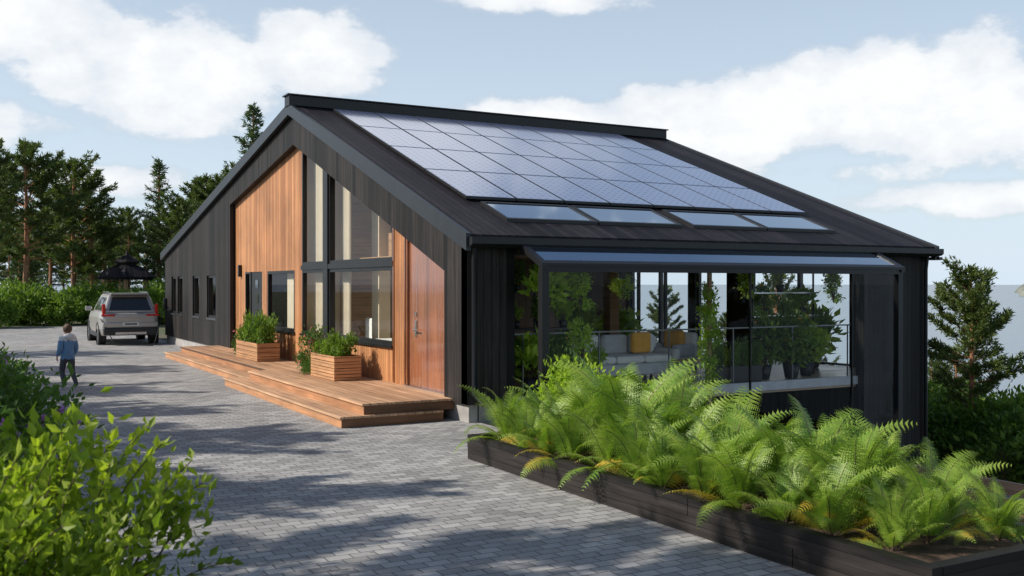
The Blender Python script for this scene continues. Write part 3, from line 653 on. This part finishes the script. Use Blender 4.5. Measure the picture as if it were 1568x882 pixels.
# ------------------------------------------------------------------ slat fence, terrace, lounger, balustrade
F=empty('slatted_fence')
mb=MB()
for i in range(11):
    z_=.32-i*.15
    mb.box(8.3,8.33,3.2,11.9,z_-.115,z_)
for y_ in np.arange(3.4,12,1.4): mb.box(8.331,8.40,y_,y_+.07,-2.7,.28)
mb.build('slats',[M['slat']],F)
box('timber_terrace',17.3,24,12,24,-2.66,-2.56,M['deck'])
box('sun_terrace',8.6,17.29,4,12.4,-1.75,-1.6,M['slat'])
def lounger(x_,y_,z_,rot):
    L_=empty('sun_lounger',(x_,y_,z_),rot);mb=MB()
    for i in range(12): mb.box(-.95+i*.105,-.95+i*.105+.085,-.32,.32,.30,.325)
    for i in range(7):
        a=i*.1;mb.box(.32+a*.88,.32+a*.88+.07,-.32,.32,.31+a*.55,.335+a*.55)
    mb.box(-.98,.98,-.36,-.325,.22,.30);mb.box(-.98,.98,.325,.36,.22,.30)
    for sx in (-.85,.75):
        for sy in (-.34,.30): mb.box(sx,sx+.06,sy,sy+.04,0,.22)
    mb.build('frame',[M['deckdark']],L_)
    mb=MB();mb.box(-.93,.3,-.3,.3,.326,.38);mb.build('cushion',[M['slat']],L_)
lounger(14.6,8.9,-1.6,-.3);lounger(16.2,9.6,-1.6,-.3)
GB=empty('glass_balustrade')
mb=MB()
for y_ in np.arange(6,24.1,1.5): mb.box(23.9,23.94,y_-.02,y_+.02,-2.56,-1.5)
mb.box(23.88,23.96,6,24,-1.5,-1.46);mb.build('posts',[M['steel']],GB)
mb=MB();mb.add([(23.92,6,-2.5),(23.92,24,-2.5),(23.92,24,-1.52),(23.92,6,-1.52)],[(0,1,2,3)]);mb.build('panes',[M['glass']],GB)

# ------------------------------------------------------------------ furniture inside
def rbox(nm,x0,x1,y0,y1,z0,z1,mat,par,bv=.05):
    o_=box(nm,x0,x1,y0,y1,z0,z1,mat,par,bv);o_.modifiers[0].segments=3;return o_
B=empty('bed')
rbox('mattress',7.3,9.3,17.0,18.7,.6,1.02,M['white'],B,.08);box('base',7.25,9.35,16.95,18.75,.35,.59,M['midwood'],B);
box('headboard',7.3,9.3,16.66,16.75,.4,1.7,M['midwood'],B,.01)
for i,(x_,c) in enumerate(((7.7,'white'),(8.4,'grey'),(8.9,'white'))): rbox('pillow%d'%i,x_-.3,x_+.3,16.85,17.2,1.02,1.36,M[c],B,.12)
mb=MB()
for y0,y1 in ((19.6,20.05),(21.3,21.9),):
    n=24;yy=np.linspace(y0,y1,n);xx=7.22+.035*np.sin(np.arange(n)*1.5)
    top=np.interp(yy,[16,22.1],[bnd(16)-.15,bnd(22.1)-.15])
    V=np.concatenate([np.stack([xx,yy,np.full(n,.36)],-1),np.stack([xx,yy,top],-1)]);mb.add(V,[(i,i+1,n+i+1,n+i) for i in range(n-1)])
mb.build('curtain',[M['curtain']],smooth=True)
A=empty('armchair');rbox('seat',7.6,8.3,20.5,21.2,.55,.78,M['white'],A);rbox('back',8.15,8.35,20.5,21.2,.7,1.35,M['white'],A);mb=MB()
for x_ in (7.65,8.2):
    for y_ in (20.55,21.1): mb.box(x_,x_+.04,y_,y_+.04,.325,.56)
mb.build('legs',[M['midwood']],A)
def sofa(nm,x_,y_,rot,w_,cush):
    S_=empty(nm,(x_,y_,.32),rot)
    rbox('base',-w_/2,w_/2,-.4,.45,.15,.36,M['grey'],S_,.04);rbox('back',-w_/2+.02,w_/2-.02,.28,.46,.34,.82,M['white'],S_,.07)
    rbox('arm_l',-w_/2,-w_/2+.16,-.4,.3,.35,.6,M['grey'],S_,.05);rbox('arm_r',w_/2-.16,w_/2,-.4,.3,.35,.6,M['grey'],S_,.05)
    n=max(1,int(round((w_-.3)/.7)));cw_=(w_-.34)/n
    for i in range(n):
        rbox('seat%d'%i,-w_/2+.17+i*cw_,-w_/2+.17+(i+1)*cw_-.01,-.38,.26,.36,.5,M['white'],S_,.05)
        rbox('cushion%d'%i,-w_/2+.2+i*cw_,-w_/2+.14+(i+1)*cw_,.1,.27,.5,.86,M[cush[i%len(cush)]],S_,.07)
    mb=MB()
    for sx in (-w_/2+.05,w_/2-.09):
        for sy in (-.36,.38): mb.box(sx,sx+.04,sy,sy+.04,0,.15)
    mb.build('legs',[M['frame']],S_)
    return S_
so_=sofa('sofa',10.6,14.85,.0,2.2,['white','grey','white']);
rbox('accent_cushion',.25,.68,-.08,.04,.52,.9,M['orange'],so_,.06)
sofa('lounge_chair',12.5,15.8,-1.2,.85,['orange'])
CT=empty('coffee_table');box('top',11.5,12.4,14.0,14.5,.70,.73,M['midwood'],CT,.01);mb=MB()
for x_ in (11.55,12.3):
    for y_ in (14.05,14.41): mb.box(x_,x_+.04,y_,y_+.04,.325,.70)
mb.build('legs',[M['frame']],CT)
DT=empty('dining_table');box('top',11.6,14.2,14.6,15.5,-1.9,-1.86,M['white'],DT,.01);box('base_l',12.0,12.1,14.7,15.4,-2.62,-1.9,M['frame'],DT);box('base_r',13.7,13.8,14.7,15.4,-2.62,-1.9,M['frame'],DT)
for i in range(4):
    for sy in (-1,1):
        x_=11.9+i*.62;y_=15.05+sy*.75;CH=empty('dining_chair',(x_,y_,-2.62));box('seat',-.22,.22,-.22,.22,.43,.47,M['white'],CH,.01);box('back',-.22,.22,.2*sy-.02,.2*sy+.02,.471,.88,M['white'],CH,.01)
        mb=MB()
        for a in (-.2,.17):
            for b_ in (-.2,.17): mb.box(a,a+.03,b_,b_+.03,0,.43)
        mb.build('legs',[M['frame']],CH)
pl_a=shrub_mesh('houseplant_a',(.3,.3,.38),420,.19,[M['bright'],M['twig']],clumps=16,cr=.07)
pl_b=shrub_mesh('houseplant_b',(.28,.28,.3),1100,.06,[M['bright'],M['twig']],clumps=22,cr=.06)
pl_c=shrub_mesh('houseplant_c',(.3,.3,.45),700,.12,[M['hedge'],M['twig'],M['orange']],flowers=8,clumps=18,cr=.07)
ivy=shrub_mesh('ivy_mesh',(.13,.13,1.02),2200,.075,[M['bright'],M['twig']],clumps=60,cr=.045,up=0)
fol=shrub_mesh('hanging_mesh',(.16,.16,.42),900,.08,[M['bright'],M['twig']],clumps=22,cr=.05,up=-.6)
inst('climbing_ivy',ivy,(11.30,13.20,.30),0,(1,1,1.0));box('ivy_post',11.27,11.33,13.17,13.23,.0,2.50,M['midwood'])
pot_mb=MB()
tube(pot_mb,[(0,0,0),(0,0,.02),(0,0,.3),(0,0,.30),(0,0,.26)],[.10,.12,.17,.15,.01],14,0);pot=pot_mb.mesh('pot_mesh',[M['trim']],True)
def potted(me,x_,y_,z_,s=1.,nm='potted_plant'):
    P_=empty(nm,(x_,y_,z_));inst('pot',pot,(0,0,0),0,s,P_);inst('foliage',me,(0,0,.22*s),x_*7,s*1.15,P_)
def hanging(x_,y_,ztop,me,s):
    P_=empty('hanging_plant',(x_,y_,ztop));inst('foliage',me,(0,0,-.95*s),x_*3,s,P_);inst('pot',pot,(0,0,-.45*s),0,.6*s,P_)
    mb=MB();tube(mb,[(0,0,0),(0,0,-.3*s)],.005,5);mb.build('cord',[M['frame']],P_)
SHL=empty('plant_shelf')
for z_ in (.75,1.35,1.95): box('shelf_%d'%int(z_*100),7.9,9.1,14.0,14.3,z_,z_+.03,M['frame'],SHL)
for x_ in (7.9,8.5,9.07): box('upright_%d'%int(x_*100),x_,x_+.03,14.32,14.35,.32,2.5,M['frame'],SHL)
for i,x_ in enumerate((8.05,8.5,8.95)):
    for j,z_ in enumerate((.78,1.38,1.98)): potted((pl_a,pl_b,pl_c)[(i+j)%3],x_,14.15,z_,.42)
hanging(8.0,13.1,2.5,pl_a,.8);hanging(8.55,13.0,2.5,fol,.85);hanging(8.6,13.05,1.7,fol,.9);hanging(9.7,13.5,2.5,pl_b,.7);hanging(12.6,13.7,2.5,fol,.7);hanging(14.7,13.6,2.5,fol,.8)
potted(pl_a,8.1,13.8,.32,.9);potted(pl_c,8.6,13.8,.32,.8);potted(pl_b,9.35,14.0,.32,.8)
for (x_,y_,z_,m_,s_) in ((13.3,14.0,.32,pl_c,.9),(13.9,13.9,.32,pl_c,1.0),(14.5,14.1,.32,pl_a,.9),(13.5,14.3,1.1,pl_b,.6),(14.1,14.3,1.1,pl_c,.55),(14.6,14.3,1.49,pl_a,.5),(13.6,14.3,1.49,pl_c,.5),(14.0,14.3,1.945,pl_b,.5),(16.0,15.4,.32,pl_a,1.2),(12.9,19.6,.32,pl_a,1.2),(14.2,19.9,.32,pl_a,1.1)): potted(m_,x_,y_,z_,s_)
SH2=empty('plant_shelf')
for z_ in (1.07,1.47,1.92): box('shelf_%d'%int(z_*100),13.2,14.9,14.15,14.45,z_,z_+.025,M['steel'],SH2)
for x_ in (13.2,14.87): box('upright_%d'%int(x_*100),x_,x_+.025,14.28,14.31,.32,2.5,M['frame'],SH2)
TR=empty('indoor_planter_trough');box('trough',11.9,13.0,13.72,13.97,.325,.62,M['trim'],TR,.01)
for x_ in (12.05,12.35,12.65,12.9): inst('planter_herb',herb,(x_,13.84,.58),x_*5,(.55,.45,1.2))

# ------------------------------------------------------------------ gazebo
GZ=empty('garden_gazebo',(*bd(8.35,59),0),.3)
mb=MB();n=6
for i in range(n):
    a=i*2*math.pi/n;x_,y_=1.1*math.cos(a),1.1*math.sin(a);tube(mb,[(x_,y_,0),(x_,y_,2.5)],.09,6)
mb.build('posts',[M['midwood']],GZ)
mb=MB();ring=lambda r_,z_:[(r_*math.cos(i*2*math.pi/n),r_*math.sin(i*2*math.pi/n),z_) for i in range(n)]
def rings(lst,mat=0):
    V=sum(lst,[]);mb.add(V,[(k_*n+i,k_*n+(i+1)%n,(k_+1)*n+(i+1)%n,(k_+1)*n+i) for k_ in range(len(lst)-1) for i in range(n)],mat)
rings([ring(1.65,2.35),ring(1.7,2.5),ring(1.0,3.0),ring(.62,3.15)]);rings([ring(.55,3.1),ring(.55,3.3)]);rings([ring(.75,3.28),ring(.75,3.34),ring(.1,3.75),ring(.02,4.0)])
mb.build('roof',[M['roof']],GZ)
mb=MB();rings([ring(1.08,.0),ring(1.08,.95)]);mb.build('railing',[M['deckdark']],GZ)

# ------------------------------------------------------------------ car
CAR=empty('parked_car',(5.45,36.3,0),R(-1));
def loft(name,secs,mat,par,bevel=.05,cap=True):
    n=len(secs[0]);V=[p for s_ in secs for p in s_]
    f=[(k_*n+i,k_*n+(i+1)%n,(k_+1)*n+(i+1)%n,(k_+1)*n+i) for k_ in range(len(secs)-1) for i in range(n)]
    f+= [tuple(range(n-1,-1,-1)),tuple(range((len(secs)-1)*n,len(secs)*n))]
    o_=obj(name,V,f,mat,par,smooth=False);
    if bevel:
        b_=o_.modifiers.new('b','BEVEL');b_.width=bevel;b_.segments=3;b_.limit_method='ANGLE'
    return o_
def sec(y_,hw,z0,z1,hb=None):
    hb=hb or hw
    return [(-hb*.93,y_,z0),(-hw,y_,z0+(z1-z0)*.3),(-hw*.985,y_,z0+(z1-z0)*.75),(-hw*.93,y_,z1),(hw*.93,y_,z1),(hw*.985,y_,z0+(z1-z0)*.75),(hw,y_,z0+(z1-z0)*.3),(hb*.93,y_,z0)]
loft('body',[sec(0,.80,.40,1.06),sec(.08,.92,.34,1.12),sec(.6,.98,.32,1.16),(sec(3.2,.98,.32,1.14)),sec(3.9,.96,.33,1.10),sec(4.55,.90,.35,1.0),sec(4.78,.75,.40,.86)],M['carpaint'],CAR,.03)
gh=[(-.88,.10,1.12),(.88,.10,1.12),(.86,3.55,1.12),(-.86,3.55,1.12)];gt=[(-.66,.42,1.74),(.66,.42,1.74),(.66,2.5,1.77),(-.66,2.5,1.77)]
o_=obj('cabin',gh+gt,[(3,2,1,0),(4,5,6,7),(0,1,5,4),(1,2,6,5),(2,3,7,6),(3,0,4,7)],M['carpaint'],CAR,bevel=.07)
def face_panel(nm,a,b_,c,d_,u0,u1,v0,v1,off,mat):
    a,b_,c,d_=map(Vector,(a,b_,c,d_));nn=(b_-a).cross(d_-a).normalized()*off
    P_=lambda u,v:(a*(1-u)*(1-v)+b_*u*(1-v)+c*u*v+d_*(1-u)*v)+nn
    return obj(nm,[P_(u0,v0),P_(u1,v0),P_(u1,v1),P_(u0,v1)],[(0,1,2,3)],mat,CAR)
face_panel('rear_window',gh[0],gh[1],gt[1],gt[0],.10,.90,.12,.86,.012,M['darkglass'])
for i,(u0,u1) in enumerate(((.08,.30),(.33,.58),(.61,.86))):
    face_panel('side_window_l%d'%i,gh[3],gh[0],gt[0],gt[3],1-u1,1-u0,.1,.82,.012,M['darkglass']);face_panel('side_window_r%d'%i,gh[1],gh[2],gt[2],gt[1],u0,u1,.1,.82,.012,M['darkglass'])
face_panel('windscreen',gh[2],gh[3],gt[3],gt[2],.08,.92,.1,.9,.012,M['darkglass'])
rbox('spoiler',-.62,.62,.18,.5,1.74,1.80,M['carpaint'],CAR,.02)
rbox('rear_bumper',-.88,.88,-.05,.2,.36,.62,M['cardark'],CAR,.05);rbox('bumper_upper',-.9,.9,-.03,.2,.625,.80,M['carpaint'],CAR,.04)
box('skid_plate',-.5,.5,-.06,-.045,.38,.46,M['steel'],CAR)
box('number_plate',-.26,.26,-.045,-.031,.68,.79,M['plate'],CAR);box('plate_text',-.2,.2,-.049,-.046,.71,.76,M['cardark'],CAR)
box('tailgate_trim',-.35,.35,-.012,-.002,.90,.925,M['steel'],CAR)
for s_ in (-1,1):
    rbox('tail_light_low%d'%s_,min(s_*.5,s_*.93),max(s_*.5,s_*.93),-.01,.16,1.0,1.07,M['red'],CAR,.015)
    rbox('tail_light_high%d'%s_,min(s_*.80,s_*.90),max(s_*.80,s_*.90),.06,.2,1.07,1.42,M['red'],CAR,.02)
    box('roof_rail%d'%s_,s_*.62-.02,s_*.62+.02,.6,2.4,1.80,1.84,M['steel'],CAR,.01)
    rbox('mirror%d'%s_,min(s_*.94,s_*1.16),max(s_*.94,s_*1.16),3.0,3.12,1.14,1.30,M['carpaint'],CAR,.03)
    box('sill%d'%s_,s_*.93-.05,s_*.93+.05,.5,4.0,.27,.42,M['cardark'],CAR,.02)
    for y_ in (.85,3.85):
        mb=MB();th=np.linspace(0,2*math.pi,25)[:-1]
        def disc(xs_,rs,mt):
            V=[]
            for x_,r_ in zip(xs_,rs): V+= [(x_,y_+r_*math.cos(t),.37+r_*math.sin(t)) for t in th]
            mb.add(V,[(k_*24+i,k_*24+(i+1)%24,(k_+1)*24+(i+1)%24,(k_+1)*24+i) for k_ in range(len(xs_)-1) for i in range(24)],mt)
        x_=s_*.97;disc([x_-s_*.26,x_-s_*.25,x_-s_*.02,x_,x_+.0],[.2,.36,.37,.34,.25],0);disc([x_-s_*.02,x_-s_*.01,x_-s_*.01],[.25,.24,.06],1)
        for q in range(5):
            a=q*2*math.pi/5;mb.add([(x_,y_+.05*math.cos(a-1),.37+.05*math.sin(a-1)),(x_,y_+.24*math.cos(a-.15),.37+.24*math.sin(a-.15)),(x_,y_+.24*math.cos(a+.15),.37+.24*math.sin(a+.15)),(x_,y_+.05*math.cos(a+1),.37+.05*math.sin(a+1))],[(0,1,2,3)],1)
        disc([x_-s_*.03,x_+s_*.015,x_+s_*.02],[.43,.43,.38],2)
        mb.build('wheel_%d_%d'%(s_,int(y_*10)),[M['rubber'],M['steel'],M['cardark']],CAR)
CB=empty('car_charger');box('unit',6.68,6.775,37.0,37.25,1.2,1.6,M['trim'],CB,.02);mb=MB()
s_=np.linspace(0,1,20);tube(mb,np.stack([np.interp(s_,[0,1],[6.68,4.5]),np.interp(s_,[0,.3,1],[37.1,35.2,36.4]),np.maximum(.03,1.25*(1-s_*3.2))*(s_<.8)+np.maximum(.03,(s_-.8)*4.6)*(s_>=.8)],-1),.014,6);mb.build('cable',[M['cardark']],CB,smooth=True)

# ------------------------------------------------------------------ child
skinm=pm('skin',(.55,.34,.25),.55,0,6,.06);hair=pm('hair_brown',(.10,.055,.03),.7,0,40,.4);jb=pm('jacket_blue',(.11,.24,.42),.7,0,8,.1);jw=pm('jacket_white',(.62,.64,.66),.7,0,8,.1);tr_=pm('trousers_dark',(.05,.055,.07),.8,0,8,.1);shoe=pm('shoe',(.5,.5,.48),.6,0,8,.1)
eye=pm('eye_dark',(.03,.02,.02),.3)
def child(loc,rot):
    J=dict(pel=(0,0,.66),sp=(0,.005,.80),ch=(0,.0,.94),nk=(0,.0,1.06),hd=(0,.01,1.10),
     sl=(-.135,0,1.0),el_=(-.185,-.05,.80),wl=(-.17,.08,.66),sr=(.135,0,1.0),er=(.19,.02,.79),wr=(.17,.12,.66),
     hl=(-.07,0,.62),kl=(-.075,.10,.36),al=(-.075,-.02,.07),tl=(-.08,.11,.035),hr=(.07,0,.62),kr=(.08,-.01,.35),ar=(.08,-.20,.10),trr=(.085,-.10,.03))
    rad=dict(pel=.115,sp=.115,ch=.13,nk=.05,hd=.045,sl=.065,el_=.05,wl=.036,sr=.065,er=.05,wr=.036,hl=.085,kl=.058,al=.042,tl=.035,hr=.085,kr=.058,ar=.042,trr=.035)
    E=[('pel','sp'),('sp','ch'),('ch','nk'),('nk','hd'),('ch','sl'),('sl','el_'),('el_','wl'),('ch','sr'),('sr','er'),('er','wr'),('pel','hl'),('hl','kl'),('kl','al'),('al','tl'),('pel','hr'),('hr','kr'),('kr','ar'),('ar','trr')]
    ks=list(J);me=bpy.data.meshes.new('tmp');me.from_pydata([J[k_] for k_ in ks],[(ks.index(a),ks.index(b_)) for a,b_ in E],[])
    ob=bpy.data.objects.new('tmp',me);COL.objects.link(ob);md=ob.modifiers.new('s','SKIN')
    for i,k_ in enumerate(ks): me.skin_vertices[0].data[i].radius=(rad[k_],rad[k_]*(.8 if k_ in('ch','sp','pel') else 1));me.skin_vertices[0].data[i].use_root=(k_=='pel')
    sb=ob.modifiers.new('u','SUBSURF');sb.levels=2;sb.render_levels=2
    dg=bpy.context.evaluated_depsgraph_get();ev=bpy.data.meshes.new_from_object(ob.evaluated_get(dg))
    bm=bmesh.new();bm.from_mesh(ev)
    for f_ in bm.faces:
        c=f_.calc_center_median();f_.smooth=True
        f_.material_index=5 if c.z<.07 else 4 if c.z<.60 and abs(c.x)<.16 else (0 if c.z>1.075 else (3 if c.z>.97 else 2))
    def ball(c,r_,mi,sc=(1,1,1)):
        q=bmesh.ops.create_uvsphere(bm,u_segments=20,v_segments=14,radius=r_);vs=q['verts']
        for v in vs: v.co=Vector((v.co.x*sc[0]+c[0],v.co.y*sc[1]+c[1],v.co.z*sc[2]+c[2]))
        fs={f_ for v in vs for f_ in v.link_faces}
        for f_ in fs: f_.material_index=mi;f_.smooth=True
        return vs
    hc=(0,.02,1.185)
    vs=ball(hc,.088,0,(.86,.98,1.12))
    for v in vs:
        if v.co.y>.07 and 1.16<v.co.z<1.19 and abs(v.co.x)<.018: v.co.y+=.016
    ball((0,.005,1.205),.096,1,(.90,.98,1.02))
    for s2 in (-1,1):
        ball((s2*.078,.02,1.175),.018,0,(.5,.8,1.2));ball((s2*.028,.100,1.19),.010,6,(1,.6,.8))
    ball((0,.10,1.14),.016,0,(1.2,.4,.4))
    ball((0,-.075,1.05),.08,3,(1.4,.7,.8))
    ev2=bpy.data.meshes.new('child_mesh');
    for s2,w_ in ((-1,J['wl']),(1,J['wr'])):
        ball((w_[0],w_[1]+.02,w_[2]-.035),.032,0,(.5,.9,1.2))
    bm.to_mesh(ev2);bm.free()
    mb=MB()
    for s2,w_ in ((-1,J['wl']),(1,J['wr'])):
        for k_,ln in enumerate((.040,.047,.044,.034)):
            y0=w_[1]+.045-k_*.016;z0=w_[2]-.06
            tube(mb,[(w_[0],y0,z0),(w_[0]-s2*.004,y0+.002,z0-ln*.5),(w_[0]-s2*.016,y0+.002,z0-ln)],[.008,.007,.005],6,0)
        tube(mb,[(w_[0],w_[1]+.04,w_[2]-.02),(w_[0]-s2*.015,w_[1]+.065,w_[2]-.04),(w_[0]-s2*.02,w_[1]+.068,w_[2]-.06)],[.009,.008,.006],6,0)
    fm=mb.mesh('fingers',[skinm])
    bm=bmesh.new();bm.from_mesh(ev2);bm.from_mesh(fm);bm.to_mesh(ev2);bm.free()
    for m_ in (skinm,hair,jb,jw,tr_,shoe,eye): ev2.materials.append(m_)
    bpy.data.objects.remove(ob)
    c=bpy.data.objects.new('child',ev2);c.location=loc;c.rotation_euler=(0,0,rot);link(c)
child((2.08,21.8,.006),.35)
